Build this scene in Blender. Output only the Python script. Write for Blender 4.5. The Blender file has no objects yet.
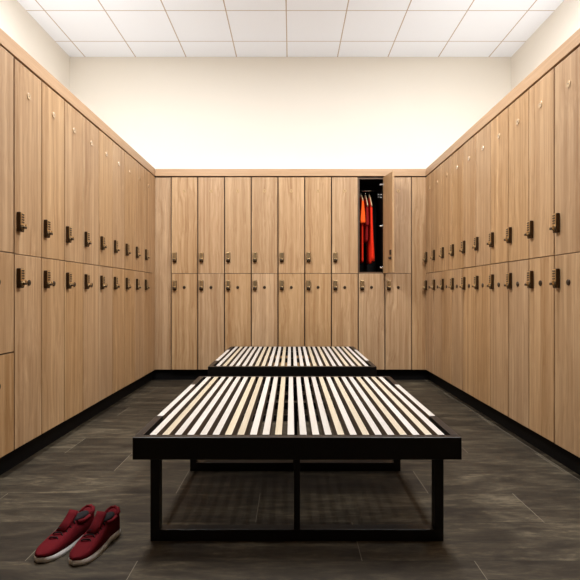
import bpy, bmesh, math, random
from mathutils import Vector, Matrix

random.seed(7)
S = bpy.context.scene
COL = S.collection
PI = math.pi

# ------------------------------------------------------------------ room measures (metres)
CAM_H = 0.99
XL, XR, YB = -1.522, 1.512, 5.529         # door planes: left, right, back
DEPTH = 0.42                              # locker depth behind the door plane
P = 0.30                                  # locker pitch
Z0, ZM, Z1 = 0.121, 1.202, 2.282          # locker bottom, joint, top
CZ0, CZ1 = 2.295, 2.375                   # fascia above the lockers
WXL, WXR, WYB, WYF = XL - 1.15, XR + 1.15, YB + 0.43, -2.5
CEIL = 3.835

# ------------------------------------------------------------------ node helpers
class NT:
    def __init__(self, name):
        self.m = bpy.data.materials.new(name); self.m.use_nodes = True
        self.t = self.m.node_tree; self.t.nodes.clear()
        self.out = self.t.nodes.new('ShaderNodeOutputMaterial')
        self.b = self.t.nodes.new('ShaderNodeBsdfPrincipled')
        self.t.links.new(self.b.outputs[0], self.out.inputs[0])
    def n(self, kind, **kw):
        x = self.t.nodes.new('ShaderNode' + kind)
        for k, v in kw.items(): setattr(x, k, v)
        return x
    def l(self, a, b): self.t.links.new(a, b)
    def setin(self, sock, v):
        if hasattr(v, 'is_output'): self.l(v, sock)
        else: sock.default_value = v
    def math(self, op, a, b=0.0, c=None):
        x = self.n('Math', operation=op); self.setin(x.inputs[0], a); self.setin(x.inputs[1], b)
        if c is not None: self.setin(x.inputs[2], c)
        return x.outputs[0]
    def vscale(self, v, s):
        x = self.n('VectorMath', operation='MULTIPLY'); self.l(v, x.inputs[0]); x.inputs[1].default_value = s
        return x.outputs[0]
    def vadd(self, a, b):
        x = self.n('VectorMath', operation='ADD'); self.l(a, x.inputs[0]); self.setin(x.inputs[1], b)
        return x.outputs[0]
    def noise(self, v, scale=1.0, detail=3.0, rough=0.55, dist=0.0):
        x = self.n('TexNoise'); self.l(v, x.inputs['Vector'])
        x.inputs['Scale'].default_value = scale; x.inputs['Detail'].default_value = detail
        x.inputs['Roughness'].default_value = rough; x.inputs['Distortion'].default_value = dist
        return x.outputs[0]
    def ramp(self, f, stops):
        x = self.n('ValToRGB'); self.l(f, x.inputs[0]); e = x.color_ramp.elements
        while len(e) < len(stops): e.new(0.5)
        for i, (p, c) in enumerate(stops): e[i].position = p; e[i].color = (*c, 1)
        return x.outputs[0]
    def mix(self, f, a, b, mode='MIX'):
        x = self.n('Mix', data_type='RGBA', blend_type=mode)
        self.setin(x.inputs[0], f)
        for s, v in ((x.inputs[6], a), (x.inputs[7], b)):
            if hasattr(v, 'is_output'): self.l(v, s)
            else: s.default_value = (*v, 1)
        return x.outputs[2]
    def bump(self, h, strength=0.2, dist=0.002):
        x = self.n('Bump'); self.l(h, x.inputs['Height'])
        x.inputs['Strength'].default_value = strength; x.inputs['Distance'].default_value = dist
        self.l(x.outputs[0], self.b.inputs['Normal'])
    def base(self, c, rough=0.5, metal=0.0, spec=None):
        self.setin(self.b.inputs['Base Color'], c if hasattr(c, 'is_output') else (*c, 1))
        self.setin(self.b.inputs['Roughness'], rough); self.b.inputs['Metallic'].default_value = metal
        if spec is not None: self.b.inputs['Specular IOR Level'].default_value = spec
        return self.m

def oak(name, light, dark, axis=2, rough=0.5, vary=0.10, fig=1.0):
    """Straight grained oak veneer; grain runs along the given object axis, every object has its own stretch of veneer."""
    t = NT(name)
    tc = t.n('TexCoord').outputs['Object']; oi = t.n('ObjectInfo')
    r = oi.outputs['Random']
    off = t.n('CombineXYZ'); t.l(t.math('MULTIPLY', r, 37.0), off.inputs[0]); t.l(t.math('MULTIPLY', r, 91.0), off.inputs[1]); t.l(t.math('MULTIPLY', r, 53.0), off.inputs[2])
    v = t.vadd(tc, off.outputs[0])
    def sc(across, along):
        s = [across] * 3; s[axis] = along; return tuple(s)
    wob = t.noise(t.vscale(v, sc(3.0, 1.1)), 1, 2)
    wobv = t.n('CombineXYZ')
    w = t.math('MULTIPLY', t.math('SUBTRACT', wob, 0.5), 0.11 * fig)
    for i in range(3):
        if i != axis: t.l(w, wobv.inputs[i])
    v2 = t.vadd(v, wobv.outputs[0])
    broad = t.noise(t.vscale(v, sc(16, 0.22)), 1, 2.5, 0.6)
    rings = t.noise(t.vscale(v2, sc(46, 0.55)), 1, 2, 0.5)
    fine = t.noise(t.vscale(v2, sc(190, 2.2)), 1, 3, 0.6)
    pores = t.noise(t.vscale(v, sc(420, 12)), 1, 1, 0.5)
    f = t.math('ADD', t.math('MULTIPLY', broad, 0.38), t.math('MULTIPLY', rings, 0.40))
    f = t.math('ADD', f, t.math('MULTIPLY', fine, 0.30))
    f = t.math('ADD', f, t.math('MULTIPLY', pores, 0.10))
    c = t.ramp(f, [(0.44, dark), (0.60, tuple((a + b) / 2 for a, b in zip(dark, light))), (0.74, light)])
    hsv = t.n('HueSaturation'); t.l(c, hsv.inputs['Color'])
    t.l(t.math('MULTIPLY_ADD', r, vary, 1.0 - vary / 2), hsv.inputs['Value'])
    t.l(t.math('MULTIPLY_ADD', t.math('FRACT', t.math('MULTIPLY', r, 7.3)), 0.10, 0.95), hsv.inputs['Saturation'])
    t.base(hsv.outputs[0], rough)
    t.bump(fine, 0.08, 0.0008)
    return t.m

def plain(name, c, rough=0.5, metal=0.0, nscale=40.0, amt=0.12, bump=0.0):
    t = NT(name)
    tc = t.n('TexCoord').outputs['Object']
    nz = t.noise(tc, nscale, 4)
    col = t.mix(nz, tuple(x * (1 - amt) for x in c), tuple(min(1, x * (1 + amt)) for x in c))
    t.base(col, rough, metal)
    if bump: t.bump(nz, bump, 0.002)
    return t.m

def fabric(name, c):
    t = NT(name)
    tc = t.n('TexCoord').outputs['Object']
    n1 = t.noise(tc, 30, 3); wv = t.noise(t.vscale(tc, (900, 900, 900)), 1, 1)
    t.base(t.mix(n1, tuple(x * 0.82 for x in c), c), 0.9)
    t.b.inputs['Specular IOR Level'].default_value = 0.15
    t.bump(wv, 0.15, 0.001)
    return t.m

M = {}
M['oak'] = oak('oak_veneer', (0.535, 0.348, 0.187), (0.285, 0.150, 0.060), 2, 0.5, 0.10)
M['oak_fascia'] = oak('oak_veneer_horizontal', (0.51, 0.325, 0.185), (0.38, 0.225, 0.112), 0, 0.48, 0.04)
M['oak_fascia_side'] = oak('oak_veneer_side_run', (0.51, 0.325, 0.185), (0.38, 0.225, 0.112), 1, 0.48, 0.04)
M['oak_edge'] = plain('brown_edge_band', (0.10, 0.055, 0.026), 0.6)
M['inside'] = plain('black_melamine', (0.003, 0.0025, 0.0025), 0.6); M['inside'].node_tree.nodes['Principled BSDF'].inputs['Specular IOR Level'].default_value = .15
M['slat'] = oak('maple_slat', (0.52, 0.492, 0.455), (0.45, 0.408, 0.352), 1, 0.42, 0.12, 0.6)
M['slat_side'] = oak('brown_slat_side', (0.12, 0.078, 0.046), (0.07, 0.044, 0.025), 1, 0.5, 0.1)  # slat sides, ends and undersides, darker brown than the tops
M['charcoal'] = plain('shade_charcoal', (0.03, 0.028, 0.026), 0.8)  # darkness added for the fascia slot and the wall behind the camera
M['slat_tan'] = oak('honey_slat', (0.50, 0.435, 0.325), (0.42, 0.35, 0.24), 1, 0.42, 0.10, 0.6)
M['black'] = plain('black_powder_coat', (0.006, 0.005, 0.0045), 0.38, 0.0, 300, 0.1, 0.05); M['black'].node_tree.nodes['Principled BSDF'].inputs['Specular IOR Level'].default_value = .3
M['kick'] = plain('black_laminate', (0.003, 0.0026, 0.0025), 0.6); M['kick'].node_tree.nodes['Principled BSDF'].inputs['Specular IOR Level'].default_value = .12
M['bronze'] = plain('dark_bronze', (0.06, 0.034, 0.015), 0.42, 0.8, 120, 0.2)
M['bronze_light'] = plain('worn_bronze', (0.62, 0.42, 0.20), 0.36, 0.85, 120, 0.15)
M['bronze_dark'] = plain('blackened_bronze', (0.045, 0.027, 0.014), 0.45, 0.4)
M['champagne'] = plain('lacquered_wood_disc', (0.50, 0.33, 0.17), 0.12)
M['champagne'].node_tree.nodes['Principled BSDF'].inputs['Coat Weight'].default_value = 1.0
M['champagne'].node_tree.nodes['Principled BSDF'].inputs['Coat IOR'].default_value = 1.7
M['champagne'].node_tree.nodes['Principled BSDF'].inputs['Coat Roughness'].default_value = .08
M['chrome'] = plain('satin_chrome', (0.75, 0.74, 0.72), 0.22, 1.0)
M['button'] = plain('dark_keys', (0.055, 0.04, 0.025), 0.4)
M['hanger'] = oak('beech_hanger', (0.62, 0.44, 0.26), (0.48, 0.31, 0.16), 1, 0.4, 0.1)
M['orange'] = fabric('lit_orange_cotton', (0.90, 0.10, 0.010))  # sleeve colour, with the light it catches put into the orange
M['darkred'] = fabric('dark_red_cotton', (0.24, 0.007, 0.007))
M['red'] = fabric('bright_red_cotton', (0.72, 0.026, 0.006))
M['shoe_red'] = fabric('red_mesh_knit', (0.11, 0.0035, 0.007))
M['shoe_dark'] = fabric('black_lining', (0.015, 0.012, 0.013))
M['rubber'] = plain('white_rubber', (0.80, 0.78, 0.75), 0.5)

def m_paint():
    t = NT('cream_wall_paint')
    tc = t.n('TexCoord').outputs['Object']
    n1 = t.noise(tc, 140, 3); n2 = t.noise(tc, 1.2, 2)
    t.base(t.mix(n2, (0.72, 0.672, 0.600), (0.74, 0.692, 0.620)), 0.8)
    t.bump(n1, 0.05, 0.001)
    return t.m
M['paint'] = m_paint()

def m_ceiling():
    t = NT('ceiling_tiles')
    tc = t.n('TexCoord').outputs['Object']
    sep = t.n('SeparateXYZ'); t.l(tc, sep.inputs[0])
    def line(s, phase, w):
        f = t.math('FRACT', t.math('DIVIDE', t.math('SUBTRACT', s, phase), 0.61))
        d = t.math('ABSOLUTE', t.math('SUBTRACT', f, 0.5))
        return t.math('GREATER_THAN', d, 0.5 - w / 0.61 / 2)
    g = t.math('MAXIMUM', line(sep.outputs[0], -0.048, 0.012), line(sep.outputs[1], 5.588, 0.011))
    sp = t.noise(tc, 160, 3, 0.7)
    tile = t.mix(sp, (0.78, 0.815, 0.90), (0.83, 0.865, 0.95))
    t.base(t.mix(g, tile, (0.46, 0.38, 0.33)), 0.85)
    t.bump(t.math('SUBTRACT', sp, t.math('MULTIPLY', g, 3.0)), 0.1, 0.002)
    return t.m
M['ceiling'] = m_ceiling()

def m_floor():
    t = NT('slate_plank_tiles')
    tc = t.n('TexCoord').outputs['Object']
    sep = t.n('SeparateXYZ'); t.l(tc, sep.inputs[0])
    x, y = sep.outputs[0], sep.outputs[1]
    RW, TL = 0.305, 1.242
    row = t.math('FLOOR', t.math('DIVIDE', t.math('SUBTRACT', y, 1.817), RW))
    fy = t.math('FRACT', t.math('DIVIDE', t.math('SUBTRACT', y, 1.817), RW))
    xs = t.math('DIVIDE', t.math('ADD', t.math('SUBTRACT', x, 0.262), t.math('MULTIPLY', row, TL / 3)), TL)
    fx = t.math('FRACT', xs); cx = t.math('FLOOR', xs)
    gy = t.math('GREATER_THAN', t.math('ABSOLUTE', t.math('SUBTRACT', fy, 0.5)), 0.5 - 0.0036 / RW / 2)
    gx = t.math('GREATER_THAN', t.math('ABSOLUTE', t.math('SUBTRACT', fx, 0.5)), 0.5 - 0.0030 / TL / 2)
    edge = t.math('LESS_THAN', t.math('ABSOLUTE', t.math('SUBTRACT', x, 1.521)), 0.0024)
    wn = t.n('TexWhiteNoise', noise_dimensions='2D')
    cv = t.n('CombineXYZ'); t.l(row, cv.inputs[0]); t.l(cx, cv.inputs[1]); t.l(cv.outputs[0], wn.inputs['Vector'])
    rnd = wn.outputs['Value']
    sh = t.n('CombineXYZ'); t.l(t.math('MULTIPLY', rnd, 30), sh.inputs[0]); t.l(t.math('MULTIPLY', row, 3.7), sh.inputs[1])
    v = t.vadd(tc, sh.outputs[0])
    a = t.noise(t.vscale(v, (2.2, 8.5, 1)), 1, 7, 0.66, 0.7)
    b = t.noise(t.vscale(v, (9, 44, 1)), 1, 7, 0.75, 0.6)
    f = t.math('ADD', t.math('MULTIPLY', a, 0.62), t.math('MULTIPLY', b, 0.42))
    f = t.math('ADD', f, t.math('MULTIPLY', t.math('SUBTRACT', rnd, 0.5), 0.10))
    c = t.ramp(f, [(0.38, (0.012, 0.0085, 0.0053)), (0.50, (0.029, 0.0218, 0.0138)), (0.58, (0.052, 0.0405, 0.0256)), (0.68, (0.112, 0.090, 0.058))])
    c = t.mix(gy, c, (0.016, 0.012, 0.008))
    c = t.mix(t.math('MAXIMUM', gx, edge), c, (0.135, 0.115, 0.085))
    t.base(c, t.math('MULTIPLY_ADD', b, 0.3, 0.45), 0, .14)
    t.bump(t.math('SUBTRACT', b, t.math('MULTIPLY', gy, 0.6)), 0.12, 0.003)
    return t.m
M['floor'] = m_floor()

# ------------------------------------------------------------------ mesh helpers
def box(bm, x0, x1, y0, y1, z0, z1, mi=0, bev=0.0, seg=2):
    vs = [bm.verts.new((x, y, z)) for x in (x0, x1) for y in (y0, y1) for z in (z0, z1)]
    idx = [(0, 1, 3, 2), (4, 6, 7, 5), (0, 4, 5, 1), (2, 3, 7, 6), (0, 2, 6, 4), (1, 5, 7, 3)]
    fs = [bm.faces.new([vs[i] for i in q]) for q in idx]
    for f in fs: f.material_index = mi
    if bev > 0:
        es = list({e for f in fs for e in f.edges})
        r = bmesh.ops.bevel(bm, geom=es, offset=bev, segments=seg, profile=0.5, affect='EDGES')
        for f in r['faces']: f.material_index = mi
    return fs

def cyl(bm, c, d, r, h, n=20, mi=0, bev=0.0, r2=None):
    """Cylinder centred at c along direction d."""
    d = Vector(d).normalized()
    rot = d.to_track_quat('Z', 'Y').to_matrix().to_4x4()
    mat = Matrix.Translation(c) @ rot
    res = bmesh.ops.create_cone(bm, cap_ends=True, segments=n, radius1=r, radius2=r if r2 is None else r2, depth=h, matrix=mat)
    fs = list({f for v in res['verts'] for f in v.link_faces})
    for f in fs: f.material_index = mi; f.smooth = len(f.verts) == 4
    if bev > 0:
        es = [e for e in {e for v in res['verts'] for e in v.link_edges} if any(len(f.verts) > 4 for f in e.link_faces)]
        bmesh.ops.bevel(bm, geom=es, offset=bev, segments=2, profile=0.5, affect='EDGES')

def tube(bm, pts, r, n=8, mi=0, rx=None):
    """Swept tube through points, capped."""
    pts = [Vector(p) for p in pts]; rings = []
    for i, p in enumerate(pts):
        d = (pts[min(i + 1, len(pts) - 1)] - pts[max(i - 1, 0)]).normalized()
        a = d.orthogonal() if abs(d.x) > 0.9 else d.cross(Vector((1, 0, 0))).normalized()
        a.normalize(); b = d.cross(a).normalized()
        rr = r[i] if isinstance(r, (list, tuple)) else r
        rb = rr if rx is None else rx
        rings.append([bm.verts.new(p + a * rr * math.cos(2 * PI * k / n) + b * rb * math.sin(2 * PI * k / n)) for k in range(n)])
    for i in range(len(rings) - 1):
        for k in range(n):
            f = bm.faces.new([rings[i][k], rings[i][(k + 1) % n], rings[i + 1][(k + 1) % n], rings[i + 1][k]])
            f.smooth = True; f.material_index = mi
    for ring in (rings[0][::-1], rings[-1]):
        f = bm.faces.new(ring); f.material_index = mi

def mesh(name, bm, mats):
    bmesh.ops.recalc_face_normals(bm, faces=bm.faces[:])
    me = bpy.data.meshes.new(name); bm.to_mesh(me); bm.free()
    for m in (mats if isinstance(mats, (list, tuple)) else [mats]): me.materials.append(m)
    return me

def link(name, data, parent=None, loc=(0, 0, 0), rot=(0, 0, 0)):
    o = bpy.data.objects.new(name, data); COL.objects.link(o)
    o.location = loc; o.rotation_euler = rot
    if parent: o.parent = parent
    return o

def tag(o, label, cat, group=None, kind=None):
    o['label'] = label; o['category'] = cat
    if group: o['group'] = group
    if kind: o['kind'] = kind
    return o

def structure(name, bm, mats, label=None):
    o = link(name, mesh(name, bm, mats)); o['kind'] = 'structure'
    if label: o['label'] = label
    return o

def copy_tree(o, parent=None):
    c = o.copy(); COL.objects.link(c)
    if parent: c.parent = parent
    for ch in list(o.children): copy_tree(ch, c)
    return c

# ------------------------------------------------------------------ room shell
bm = bmesh.new(); box(bm, WXL - .1, WXR + .1, WYF - .1, WYB + .1, -0.1, 0.0)
structure('floor', bm, M['floor'])
bm = bmesh.new(); box(bm, WXL - .1, WXR + .1, WYF - .1, WYB + .1, CEIL, CEIL + .1)
structure('ceiling', bm, M['ceiling'])
bm = bmesh.new(); box(bm, WXL, WXR, WYB, WYB + .1, 0.0, CEIL)
structure('wall_back', bm, M['paint'])
bm = bmesh.new(); box(bm, WXL - .1, WXL, WYF - .1, WYB + .1, 0.0, CEIL)
structure('wall_left', bm, M['paint'])
bm = bmesh.new(); box(bm, WXR, WXR + .1, WYF - .1, WYB + .1, 0.0, CEIL)
structure('wall_right', bm, M['paint'])
bm = bmesh.new(); box(bm, WXL, WXR, WYF - .1, WYF, 0.0, CEIL)
structure('wall_front', bm, M['charcoal'])  # unseen wall behind the camera, made dark to absorb light

YL0 = 2.410                               # left run starts here (one column nearer than the first locked one)
YR0 = YB + 0.004 - 10 * P                 # right run starts here
# toe kicks
bm = bmesh.new(); box(bm, XL - .07, XL - .05, WYF, YB + .05, 0.0, Z0)
structure('baseboard_left', bm, M['kick'])
bm = bmesh.new(); box(bm, XR + .05, XR + .07, WYF, YB + .05, 0.0, Z0)
structure('baseboard_right', bm, M['kick'])
bm = bmesh.new(); box(bm, XL - .05, XR + .05, YB + .05, YB + .07, 0.0, Z0)
structure('baseboard_back', bm, M['kick'])
# fascia above the lockers
bm = bmesh.new(); box(bm, XL - .022, XL, WYF, YB - .001, CZ0, CZ1, bev=.0015)
structure('trim_1', bm, M['oak_fascia_side'], 'light wood fascia above the left lockers')
bm = bmesh.new(); box(bm, XL + .0005, XR - .0005, YB, YB + .022, CZ0, CZ1, bev=.0015)
structure('trim_2', bm, M['oak_fascia'], 'light wood fascia above the back lockers')
bm = bmesh.new(); box(bm, XR, XR + .022, WYF, YB - .001, CZ0, CZ1, bev=.0015)
structure('trim_3', bm, M['oak_fascia_side'], 'light wood fascia above the right lockers')
# unseen boards over the runs, added to block light leaking down
bm = bmesh.new()
box(bm, WXL, XL - .06, WYF, WYB, Z1 + .003, Z1 + .012)
box(bm, XR + .06, WXR, WYF, WYB, Z1 + .003, Z1 + .012)
box(bm, XL - .06, XR + .06, YB + .06, WYB, Z1 + .003, Z1 + .012)
structure('trim_4', bm, M['paint'])
bm = bmesh.new()
box(bm, XL - .06, XL - .05, WYF, YB + .06, Z1 + .003, CZ1 - .01)
box(bm, XR + .05, XR + .06, WYF, YB + .06, Z1 + .003, CZ1 - .01)
box(bm, XL - .05, XR + .05, YB + .05, YB + .06, Z1 + .003, CZ1 - .01)
structure('trim_10', bm, M['charcoal'])  # riser coloured dark to paint in the shade of the slot below the fascia
# corner fillers
bx0 = -1.346; bx1 = bx0 + 9 * P
bm = bmesh.new(); box(bm, XL - .02, bx0 - .006, YB + .018, YB + .036, Z0, Z1 - .001)
structure('trim_5', bm, M['oak'], 'wood filler panel in the left back corner')
bm = bmesh.new(); box(bm, bx1 + .003, XR + .02, YB + .006, YB + .024, Z0, Z1 - .001)
structure('trim_6', bm, M['oak'], 'wood filler panel in the right back corner')
bm = bmesh.new(); box(bm, XL - .024, XL - .004, YL0 + 10 * P + .003, YB + .004, Z0, Z1 - .001)
structure('trim_7', bm, M['oak'], 'wood filler strip at the end of the left lockers')
# flush cladding nearer than the runs
bm = bmesh.new(); box(bm, XL - .02, XL, WYF, YL0 - .003, Z0, Z1, bev=.001)
structure('trim_8', bm, M['oak'])
bm = bmesh.new(); box(bm, XR, XR + .02, WYF, YR0 - .003, Z0, Z1, bev=.001)
structure('trim_9', bm, M['oak'])

# ------------------------------------------------------------------ lockers
DT = 0.020
def carcass_mesh(h):
    bm = bmesh.new(); w = P; t = 0.016; y0, y1 = DT + .002, DEPTH
    # sides, bottom, top, back: wood outside and on the front edge, black inside
    for (a, b, c, d) in ((.0006, t, 0, h), (w - t, w - .0006, 0, h), (t, w - t, 0, t), (t, w - t, h - t, h)):
        fs = box(bm, a, b, y0, y1, c, d, 1)
        for f in fs:
            n = f.normal if f.normal.length else None
            f.normal_update()
            ctr = f.calc_center_median()
            if ctr.y < y0 + 1e-5 or ctr.x < .001 or ctr.x > w - .001: f.material_index = 0
    box(bm, t, w - t, y1 - .008, y1, t, h - t, 1)
    return mesh('carcass', bm, [M['oak_edge'], M['inside']])

def door_mesh(h, gap):
    """Origin on the right-hand (hinge) edge at the front face, bottom."""
    bm = bmesh.new(); w = P - gap
    box(bm, -w, 0, 0, DT, 0, h, 0, bev=.0016)
    return mesh('door', bm, M['oak'])

# lock hardware, origin at the centre of its foot on the door's face, sticking out along -y
bm = bmesh.new(); box(bm, -.0215, .0215, -.022, 0, -.055, .055, 0, bev=.005, seg=3)
ME_LOCK = mesh('lock_body', bm, M['bronze'])
bm = bmesh.new(); box(bm, -.0190, .0190, -.0245, -.0215, -.018, .052, 0, bev=.0012)
for r in range(4):
    for c in range(2):
        cyl(bm, (-.0075 + .015 * c, -.0252, .041 - .0145 * r), (0, -1, 0), .0052, .0028, 12, 1)
ME_KEYPAD = mesh('keypad', bm, [M['bronze_light'], M['button']])
bm = bmesh.new()
cyl(bm, (0, -.0235, -.031), (0, -1, 0), .0165, .004, 20, 1, bev=.001)
cyl(bm, (0, -.029, -.031), (0, -1, 0), .0095, .012, 16, 0)
box(bm, -.018, .014, -.042, -.032, -.038, -.024, 1, bev=.003)
box(bm, .006, .016, -.041, -.033, -.036, -.012, 0, bev=.002)
ME_TURN = mesh('thumb_turn', bm, [M['bronze_light'], M['bronze_dark']])
bm = bmesh.new(); cyl(bm, (0, -.0018, 0), (0, -1, 0), .0195, .0036, 28, 0, bev=.0012)
cyl(bm, (0, -.0034, 0), (0, -1, 0), .0042, .001, 14, 1)
ME_NUMBER = mesh('number_disc', bm, [M['champagne'], M['bronze_dark']])
bm = bmesh.new(); cyl(bm, (0, -.003, 0), (0, -1, 0), .0165, .006, 24, 0, bev=.0012)
cyl(bm, (0, -.0062, 0), (0, -1, 0), .009, .002, 20, 0)
box(bm, -.0012, .0012, -.0078, -.007, -.005, .005, 0)
ME_CYL = mesh('key_cylinder', bm, [M['bronze_dark'], M['bronze']])

HU = Z1 - ZM - .001; HL = ZM - Z0 - .001
CARC = {h: carcass_mesh(h) for h in (HU, HL)}
CH3 = (HL - .002) / 2
CARC[CH3] = carcass_mesh(CH3)
DOORS = {}
def door_data(h, gap):
    k = (round(h, 4), gap)
    if k not in DOORS: DOORS[k] = door_mesh(h, gap)
    return DOORS[k]

def make_locker(h, gap, kind):
    """kind: upper / lower / box. Local x runs to the right as one faces the door, y into the wall."""
    root = link('locker', None)
    link('carcass', CARC[h], root)
    g = gap / 2
    d = link('door', door_data(h - .004, gap), root, (P - g, 0, .002))
    lz = {'upper': 0.179, 'lower': h - 0.134, 'box': h - 0.139}[kind]
    lx = -(P - g) + .0425
    lk = link('lock_body', ME_LOCK, d, (lx, 0, lz)); link('keypad', ME_KEYPAD, d, (lx, 0, lz)); link('thumb_turn', ME_TURN, d, (lx, 0, lz))
    if kind == 'upper': link('number_disc', ME_NUMBER, d, (-(P - g) + .149, 0, .922))
    else: link('key_cylinder', ME_CYL, d, (-(P - g) + .149, 0, lz - .024))
    return root

ORD = ['first', 'second', 'third', 'fourth', 'fifth', 'sixth', 'seventh', 'eighth', 'ninth', 'tenth']
jit = random.Random(3)
def nudge(root):
    d = [c for c in root.children if c.name.startswith('door')][0]
    d.location.z += jit.uniform(-.0008, .0008); d.location.y += jit.uniform(-.0012, .0008)
    return d

first = {}
def place(kind, gap, h, loc, rz, label, group):
    k = (kind, gap, h)
    if k not in first:
        first[k] = make_locker(h, gap, kind); o = first[k]
    else:
        o = copy_tree(first[k])
    o.location = loc; o.rotation_euler = (0, 0, rz)
    tag(o, label, 'locker', group)
    return o

placed = []
OPEN = None
GS, GB = 0.0095, 0.0135
for i in range(9):                                    # back wall, left to right
    for kind, z, h in (('lower', Z0, HL), ('upper', ZM, HU)):
        if kind == 'upper' and i == 7:
            lab = 'open upper locker on the back wall with red clothes hanging inside'
        elif i == 0: lab = f'{kind} wood locker at the left end of the back wall'
        elif i == 8: lab = f'{kind} wood locker at the right end of the back wall' + (', partly behind the open door' if kind == 'upper' else '')
        elif i == 7: lab = 'lower wood locker on the back wall directly below the open one'
        else: lab = f'closed {kind} wood locker on the back wall, {ORD[i]} from the left end'
        o = place(kind, GB, h, (bx0 + i * P, YB, z), 0, lab, f'{kind} lockers on the back wall')
        if kind == 'upper' and i == 7: OPEN = o
        placed.append(o)
for i in range(1, 10):                                # left wall
    n = 9 - i                                         # counted from the back corner
    for kind, z, h in (('lower', Z0, HL), ('upper', ZM, HU)):
        lab = (f'{kind} wood locker on the left wall, next to the back corner' if n == 0
               else f'closed {kind} wood locker on the left wall, {ORD[n]} from the back corner')
        placed.append(place(kind, GS, h, (XL, YL0 + i * P, z), PI / 2, lab, f'{kind} lockers on the left wall'))
placed.append(place('upper', GS, HU, (XL, YL0, ZM + .004), PI / 2, 'upper wood locker at the near end of the left wall', 'upper lockers on the left wall'))
placed.append(place('box', GS, CH3, (XL, YL0, Z0 + CH3 + .004), PI / 2, 'half-height middle locker at the near end of the left wall', 'half-height lockers on the left wall'))
placed.append(place('box', GS, CH3, (XL, YL0, Z0), PI / 2, 'half-height bottom locker at the near end of the left wall', 'half-height lockers on the left wall'))
for i in range(10):                                   # right wall, from the back corner towards the camera
    for kind, z, h in (('lower', Z0, HL), ('upper', ZM, HU)):
        lab = (f'{kind} wood locker on the right wall, next to the back corner' if i == 0
               else f'closed {kind} wood locker on the right wall, {ORD[i]} from the back corner')
        placed.append(place(kind, GS, h, (XR, YB + .004 - i * P, z), -PI / 2, lab, f'{kind} lockers on the right wall'))
for o in placed: nudge(o)

# the open locker: door swung out, its hinges, rod and hooks
dr = [c for c in OPEN.children if c.name.startswith('door')][0]
for c in list(dr.children):
    if c.name.split('.')[0] in ('lock_body', 'keypad', 'thumb_turn'): bpy.data.objects.remove(c)
dr.rotation_euler = (0, 0, math.radians(99.6))
dr.location = (P - .003, -.004, dr.location.z)
bm = bmesh.new()
box(bm, -.2815 + .030, -.2815 + .062, DT, DT + .012, .188, .242, 0, bev=.002)
box(bm, -.2815 + .024, -.2815 + .060, DT, DT + .016, .140, .168, 0, bev=.003)
box(bm, -.2815 + .050, -.2815 + .098, DT + .004, DT + .012, .150, .168, 0, bev=.003)
cyl(bm, (-.2815 + .042, DT + .016, .154), (0, 1, 0), .010, .014, 14, 0)
link('latch', mesh('latch', bm, M['bronze_dark']), dr)
for hz in (2.204, 1.735, 1.267):
    bm = bmesh.new()
    box(bm, -.052, -.0165, .010, .030, -.008, .008, 0, bev=.002)
    box(bm, -.022, .006, -.012, .016, -.010, .010, 0, bev=.003)
    h = link('hinge', mesh('hinge', bm, M['chrome']), OPEN, (P, DT - .004, hz - ZM)); h['label'] = 'bright metal hinge'
bm = bmesh.new(); cyl(bm, (P / 2, .215, 2.172 - ZM), (1, 0, 0), .0095, P - .033, 16)
r = link('hanging_rod', mesh('hanging_rod', bm, M['chrome']), OPEN); r['label'] = 'metal hanging rod'
bm = bmesh.new()
for zz in (.905, .875):
    tube(bm, [(P - .017, .10, zz), (P - .035, .10, zz - .006), (P - .050, .10, zz - .004), (P - .060, .10, zz + .012)], .003, 8)
box(bm, P - .019, P - .016, .085, .115, .86, .92)
link('coat_hook', mesh('coat_hook', bm, M['chrome']), OPEN)

# clothes in the open locker (hangers run front to back)
OX, OY = OPEN.location.x, OPEN.location.y
def hanger(x, label, drop):
    bm = bmesh.new()
    pts = []
    for k in range(13):
        y = -.185 + .37 * k / 12
        pts.append((0, y, -.055 - drop * (abs(y) / .185) ** 1.3))
    tube(bm, pts, .012, 8, 0, .006)
    me = mesh('hanger_arm', bm, M['hanger'])
    root = link('coat_hanger', me, None, (OX + x, OY + .222, 2.172))
    bm = bmesh.new()
    hp = [(0, 0, -.058), (0, 0, -.032), (0, .004, -.024)] + [(0, .0155 * math.sin(a), .0 - .0155 * math.cos(a)) for a in [math.radians(g) for g in (40, 75, 110, 145, 180, 215, 250)]]
    tube(bm, hp, .0022, 8)
    link('hook', mesh('hook', bm, M['chrome']), root)
    return tag(root, label, 'hanger', 'wooden hangers on the locker rod')

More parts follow.
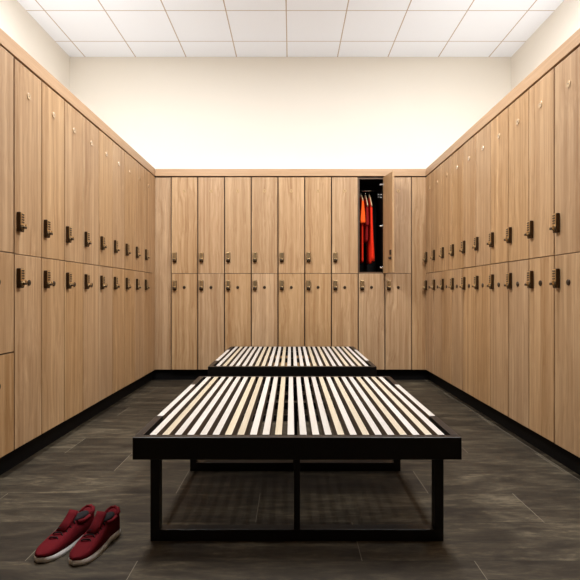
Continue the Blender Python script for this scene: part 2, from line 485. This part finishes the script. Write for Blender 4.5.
def garment(name, x, ztop, zhem, ay, bx_, mat, label, cat, sleeve=None, seed=0, yoff=0.0, drop=.085):
    rg = random.Random(seed); ph = [rg.uniform(0, 6.28) for _ in range(4)]
    bm = bmesh.new(); N, L = 36, 22; rings = []
    for j in range(L + 1):
        t = j / L; ring = []
        aa = ay * (1.0 if t > .12 else .90 + .10 * t / .12)
        for k in range(N):
            u = 2 * PI * k / N
            fold = 1 + (.10 + .30 * t) * math.sin(5 * u + ph[0]) * .55 + .18 * t * math.sin(9 * u + ph[1] + 2 * t)
            b = bx_ * (.42 + .58 * min(1, t / .22)) * fold
            y = aa * math.copysign(abs(math.cos(u)) ** .8, math.cos(u)) + .006 * math.sin(6 * t + ph[2])
            z = (ztop - drop * (min(abs(y), .185) / .185) ** 1.25) * (1 - t) + (zhem + .006 * math.sin(3 * u + ph[3])) * t
            ring.append(bm.verts.new((b * math.sin(u), y, z)))
        rings.append(ring)
    for j in range(L):
        for k in range(N):
            f = bm.faces.new([rings[j][k], rings[j][(k + 1) % N], rings[j + 1][(k + 1) % N], rings[j + 1][k]]); f.smooth = True
    bm.faces.new(rings[0]); bm.faces.new(rings[-1][::-1])
    root = link(name, mesh(name, bm, mat), None, (OX + x, OY + .222 + yoff, 0))
    if sleeve:
        zs, ze, r0, r1, smat, sx = sleeve
        bm = bmesh.new(); rr = []
        for j in range(13):
            t = j / 12; ring = []
            for k in range(20):
                u = 2 * PI * k / 20
                ra = (r0 + (r1 - r0) * t) * (1 + .12 * math.sin(3 * u + 4 * t + ph[0]))
                ring.append(bm.verts.new((sx * t + ra * math.cos(u), -ay - .002 + .022 * t * 0 + ra * .9 * math.sin(u), zs + (ze - zs) * t)))
            rr.append(ring)
        for j in range(12):
            for k in range(20):
                f = bm.faces.new([rr[j][k], rr[j][(k + 1) % 20], rr[j + 1][(k + 1) % 20], rr[j + 1][k]]); f.smooth = True
        bm.faces.new(rr[0]); bm.faces.new(rr[-1][::-1])
        link('sleeve', mesh('sleeve', bm, smat), root)
    return tag(root, label, cat, 'red clothes in the open locker')

hanger(.058, 'wooden hanger holding the long red garment with the lit orange sleeve, nearest the left locker side', .085)
hanger(.112, 'wooden hanger holding the short dark red shirt in the middle', .150)
hanger(.158, 'wooden hanger holding the long bright red garment on the right', .150)
garment('robe', .058, 2.108, 1.335, .165, .019, M['red'], 'long red garment with wide light-catching orange sleeve, leftmost in the open locker', 'clothes', (2.035, 1.775, .010, .031, M['orange'], .004), 1)
garment('shirt', .112, 2.100, 1.575, .150, .020, M['darkred'], 'short dark red shirt hanging in the middle of the open locker', 'clothes', (1.955, 1.75, .012, .018, M['darkred'], .0), 2, 0, .160)
garment('coat', .158, 2.100, 1.325, .155, .016, M['red'], 'long bright red garment hanging rightmost in the open locker', 'clothes', (1.955, 1.345, .010, .020, M['red'], .016), 5, 0, .160)

# ------------------------------------------------------------------ benches
BW, BL, TOP = 1.280, 1.40, 0.4275
def make_bench():
    root = link('slatted_bench', None)
    hw, hl = BW / 2, BL / 2
    bz0, bz1, bt = .339, TOP - .0015, .034
    bm = bmesh.new()
    box(bm, -hw, hw, -hl, -hl + bt, bz0, bz1, 0, bev=.0022)
    box(bm, -hw, hw, hl - bt, hl, bz0, bz1, 0, bev=.0022)
    o0, o1 = -.368, .392
    for s in (-1, 1):
        xs = sorted((s * hw, s * (hw - .0325)))
        box(bm, *xs, -hl + bt, o0 - .001, bz0, bz1)
        box(bm, *xs, o1 + .001, hl - bt, bz0, bz1)
        box(bm, *xs, o0 - .001, o1 + .001, bz0, TOP - .0485)
    link('frame', mesh('frame', bm, M['black']), root)
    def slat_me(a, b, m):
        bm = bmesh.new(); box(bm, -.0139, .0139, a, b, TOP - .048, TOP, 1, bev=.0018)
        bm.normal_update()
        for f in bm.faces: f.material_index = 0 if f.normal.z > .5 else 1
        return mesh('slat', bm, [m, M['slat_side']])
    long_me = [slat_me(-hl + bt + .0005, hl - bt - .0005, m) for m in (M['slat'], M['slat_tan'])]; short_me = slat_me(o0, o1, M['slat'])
    pitch = .04957
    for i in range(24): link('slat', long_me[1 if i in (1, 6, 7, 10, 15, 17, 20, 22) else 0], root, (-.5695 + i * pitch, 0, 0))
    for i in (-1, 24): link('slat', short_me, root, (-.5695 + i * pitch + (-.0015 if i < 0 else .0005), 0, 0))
    lw = .046; fo = .5835
    def bar(x0, x1, z0, z1, bev=.002):
        bm = bmesh.new(); box(bm, x0, x1, -lw / 2, lw / 2, z0, z1, 0, bev=bev); return bm
    bm = bar(-fo, fo, 0, lw); box(bm, -fo, fo, -lw / 2, lw / 2, TOP - .048 - .038, TOP - .0483, 0, bev=.002)
    rails = mesh('leg_frame', bm, M['black'])
    lx = .036
    leg = mesh('leg', bar(-lx / 2, lx / 2, lw - .001, TOP - .048 - .038 + .001), M['black'])
    post = mesh('post', bar(-.012, .012, lw - .001, TOP - .048 - .038 + .001), M['black'])
    for y in (-.632, .138, .632):
        f = link('leg_frame', rails, root, (0, y, 0))
        link('leg', leg, f, (-fo + lx / 2, 0, 0)); link('leg', leg, f, (fo - lx / 2, 0, 0)); link('post', post, f, (0, 0, 0))
    return root
b1 = make_bench(); b1.location = (.0237, 2.615, 0)
tag(b1, 'large black framed bench of pale wooden slats, nearest the camera', 'bench', 'slatted benches down the middle')
b2 = copy_tree(b1); b2.location = (.0095, 4.435, 0)
tag(b2, 'black framed slatted bench standing behind the near one, by the back lockers', 'bench', 'slatted benches down the middle')

# ------------------------------------------------------------------ red trainers on the floor
def make_shoe():
    root = link('trainer', None)
    Lh = .275
    def outline(s):                      # half width along the shoe, heel s=0, toe s=1
        w = .030 + .018 * math.sin(PI * min(1, max(0, (s - .30) / .75)) ) + .004 * math.cos(s * 5)
        e = min(1, s / .10) if s < .10 else (min(1, (1 - s) / .18) if s > .82 else 1)
        return w * math.sqrt(max(0.0, 1 - (1 - e) ** 2)) + .0005
    def loft(z_of, m=14, n=26, scale=1.0):
        bm = bmesh.new(); rings = []
        for j in range(n + 1):
            s = j / n; ring = []
            for k in range(m + 1):
                u = PI * k / m
                x = outline(s) * scale * math.copysign(abs(math.cos(u)) ** .6, math.cos(u))
                zb, zt = z_of(s)
                ring.append(bm.verts.new((x, -s * Lh, zb + (zt - zb) * abs(math.sin(u)) ** .55)))
            rings.append(ring)
        for j in range(n):
            for k in range(m):
                f = bm.faces.new([rings[j][k], rings[j][k + 1], rings[j + 1][k + 1], rings[j + 1][k]]); f.smooth = True
            bm.faces.new([rings[j][m], rings[j][0], rings[j + 1][0], rings[j + 1][m]])
        bm.faces.new(rings[0]); bm.faces.new(rings[-1][::-1])
        return bm
    def up(s):
        pts = [(0, .098), (.06, .100), (.15, .082), (.32, .082), (.42, .088), (.60, .068), (.80, .050), (1.0, .032)]
        for (a, b), (c, d) in zip(pts, pts[1:]):
            if a <= s <= c: return (.022, b + (d - b) * (s - a) / (c - a))
    sole = link('sole', mesh('sole', loft(lambda s: (0.0 + .010 * max(0, s - .75) * 2, .028), scale=1.06), M['rubber']), root)
    sole['label'] = 'white rubber sole'
    upper = link('upper', mesh('upper', loft(up, scale=.98), M['shoe_red']), root)
    bm = bmesh.new()
    bmesh.ops.create_uvsphere(bm, u_segments=20, v_segments=10, radius=1, matrix=Matrix.Translation((0, -.062, .084)) @ Matrix.Diagonal((.022, .050, .012, 1)))
    for f in bm.faces: f.smooth = True
    link('lining', mesh('lining', bm, M['shoe_dark']), root)
    bm = bmesh.new(); tube(bm, [(-.027, -.036, .080), (-.025, -.018, .090), (-.014, -.006, .098), (0, -.003, .101), (.014, -.006, .098), (.025, -.018, .090), (.027, -.036, .080)], .008, 10)
    tube(bm, [(-.027, -.034, .081), (-.029, -.07, .077), (-.026, -.105, .083)], .007, 10); tube(bm, [(.027, -.034, .081), (.029, -.07, .077), (.026, -.105, .083)], .007, 10)
    link('collar', mesh('collar', bm, M['shoe_red']), root)
    bm = bmesh.new(); tube(bm, [(0, -.165, .070), (0, -.135, .086), (0, -.108, .108), (0, -.096, .122)], [.006, .009, .010, .005], 10, 0, .022)
    link('tongue', mesh('tongue', bm, M['shoe_red']), root)
    bm = bmesh.new()
    for q in range(5):
        y = -.118 - .020 * q; z = .094 - .008 * q
        tube(bm, [(-.026, y, z - .012), (-.012, y - .004, z), (.012, y + .004, z), (.026, y, z - .012)], .0028, 6)
    link('laces', mesh('laces', bm, M['shoe_dark']), root)
    return root
s1 = make_shoe(); s1.location = (-.728, 2.045, 0); s1.rotation_euler = (0, 0, math.radians(-12))
tag(s1, 'red trainer with white sole on the dark floor, the one nearer the bench', 'shoe', 'pair of red trainers')
s2 = copy_tree(s1); s2.location = (-.832, 2.055, 0); s2.rotation_euler = (0, 0, math.radians(-20))
tag(s2, 'red trainer with white sole on the dark floor, the one nearer the left lockers', 'shoe', 'pair of red trainers')

# ------------------------------------------------------------------ light: LED cove on the back lockers, added ceiling fills at the sides, ceiling panels
def area(name, loc, sx, sy, power, color, rot):
    d = bpy.data.lights.new(name, 'AREA'); d.shape = 'RECTANGLE'; d.size = sx; d.size_y = sy
    d.energy = power; d.color = color
    return link(name, d, None, loc, rot)
WARM = (1.0, .985, .96)
area('cove_back', (0.05, 5.87, 2.312), 2.5, .05, 1.2, WARM, (PI, 0, 0))
area('ceiling_fill_left', (XL - .75, 3.2, 2.312), .05, 4.4, 3.0, WARM, (PI, 0, 0))  # added hidden fill to brighten the ceiling, no lamp known here
area('ceiling_fill_right', (XR + .75, 3.2, 2.312), .05, 4.4, 3.0, WARM, (PI, 0, 0))  # matching added fill for the ceiling on the right
for x in (-1.27, 1.26):
    area('ceiling_line', (x, 3.2, CEIL - .004), .45, 1.6, 125, (.955, .975, 1.0), (0, 0, 0))

W = bpy.data.worlds.new('dim'); S.world = W; W.use_nodes = True
W.node_tree.nodes['Background'].inputs[0].default_value = (.02, .018, .015, 1)

# ------------------------------------------------------------------ camera
cd = bpy.data.cameras.new('camera'); cam = link('camera', cd, None, (0, 0, CAM_H), (PI / 2, 0, 0))
cd.sensor_width = 36; cd.lens = 36 * 493 / 580
cd.shift_x = -1.0 / 580; cd.shift_y = 2.3 / 580
cd.clip_start = .05
S.camera = cam
S.view_settings.view_transform = 'Standard'; S.view_settings.look = 'None'
S.view_settings.gamma = 1; S.view_settings.exposure = 0.24
S.view_settings.use_curve_mapping = False
S.cycles.use_denoising = True
S.cycles.max_bounces = 10; S.cycles.diffuse_bounces = 7
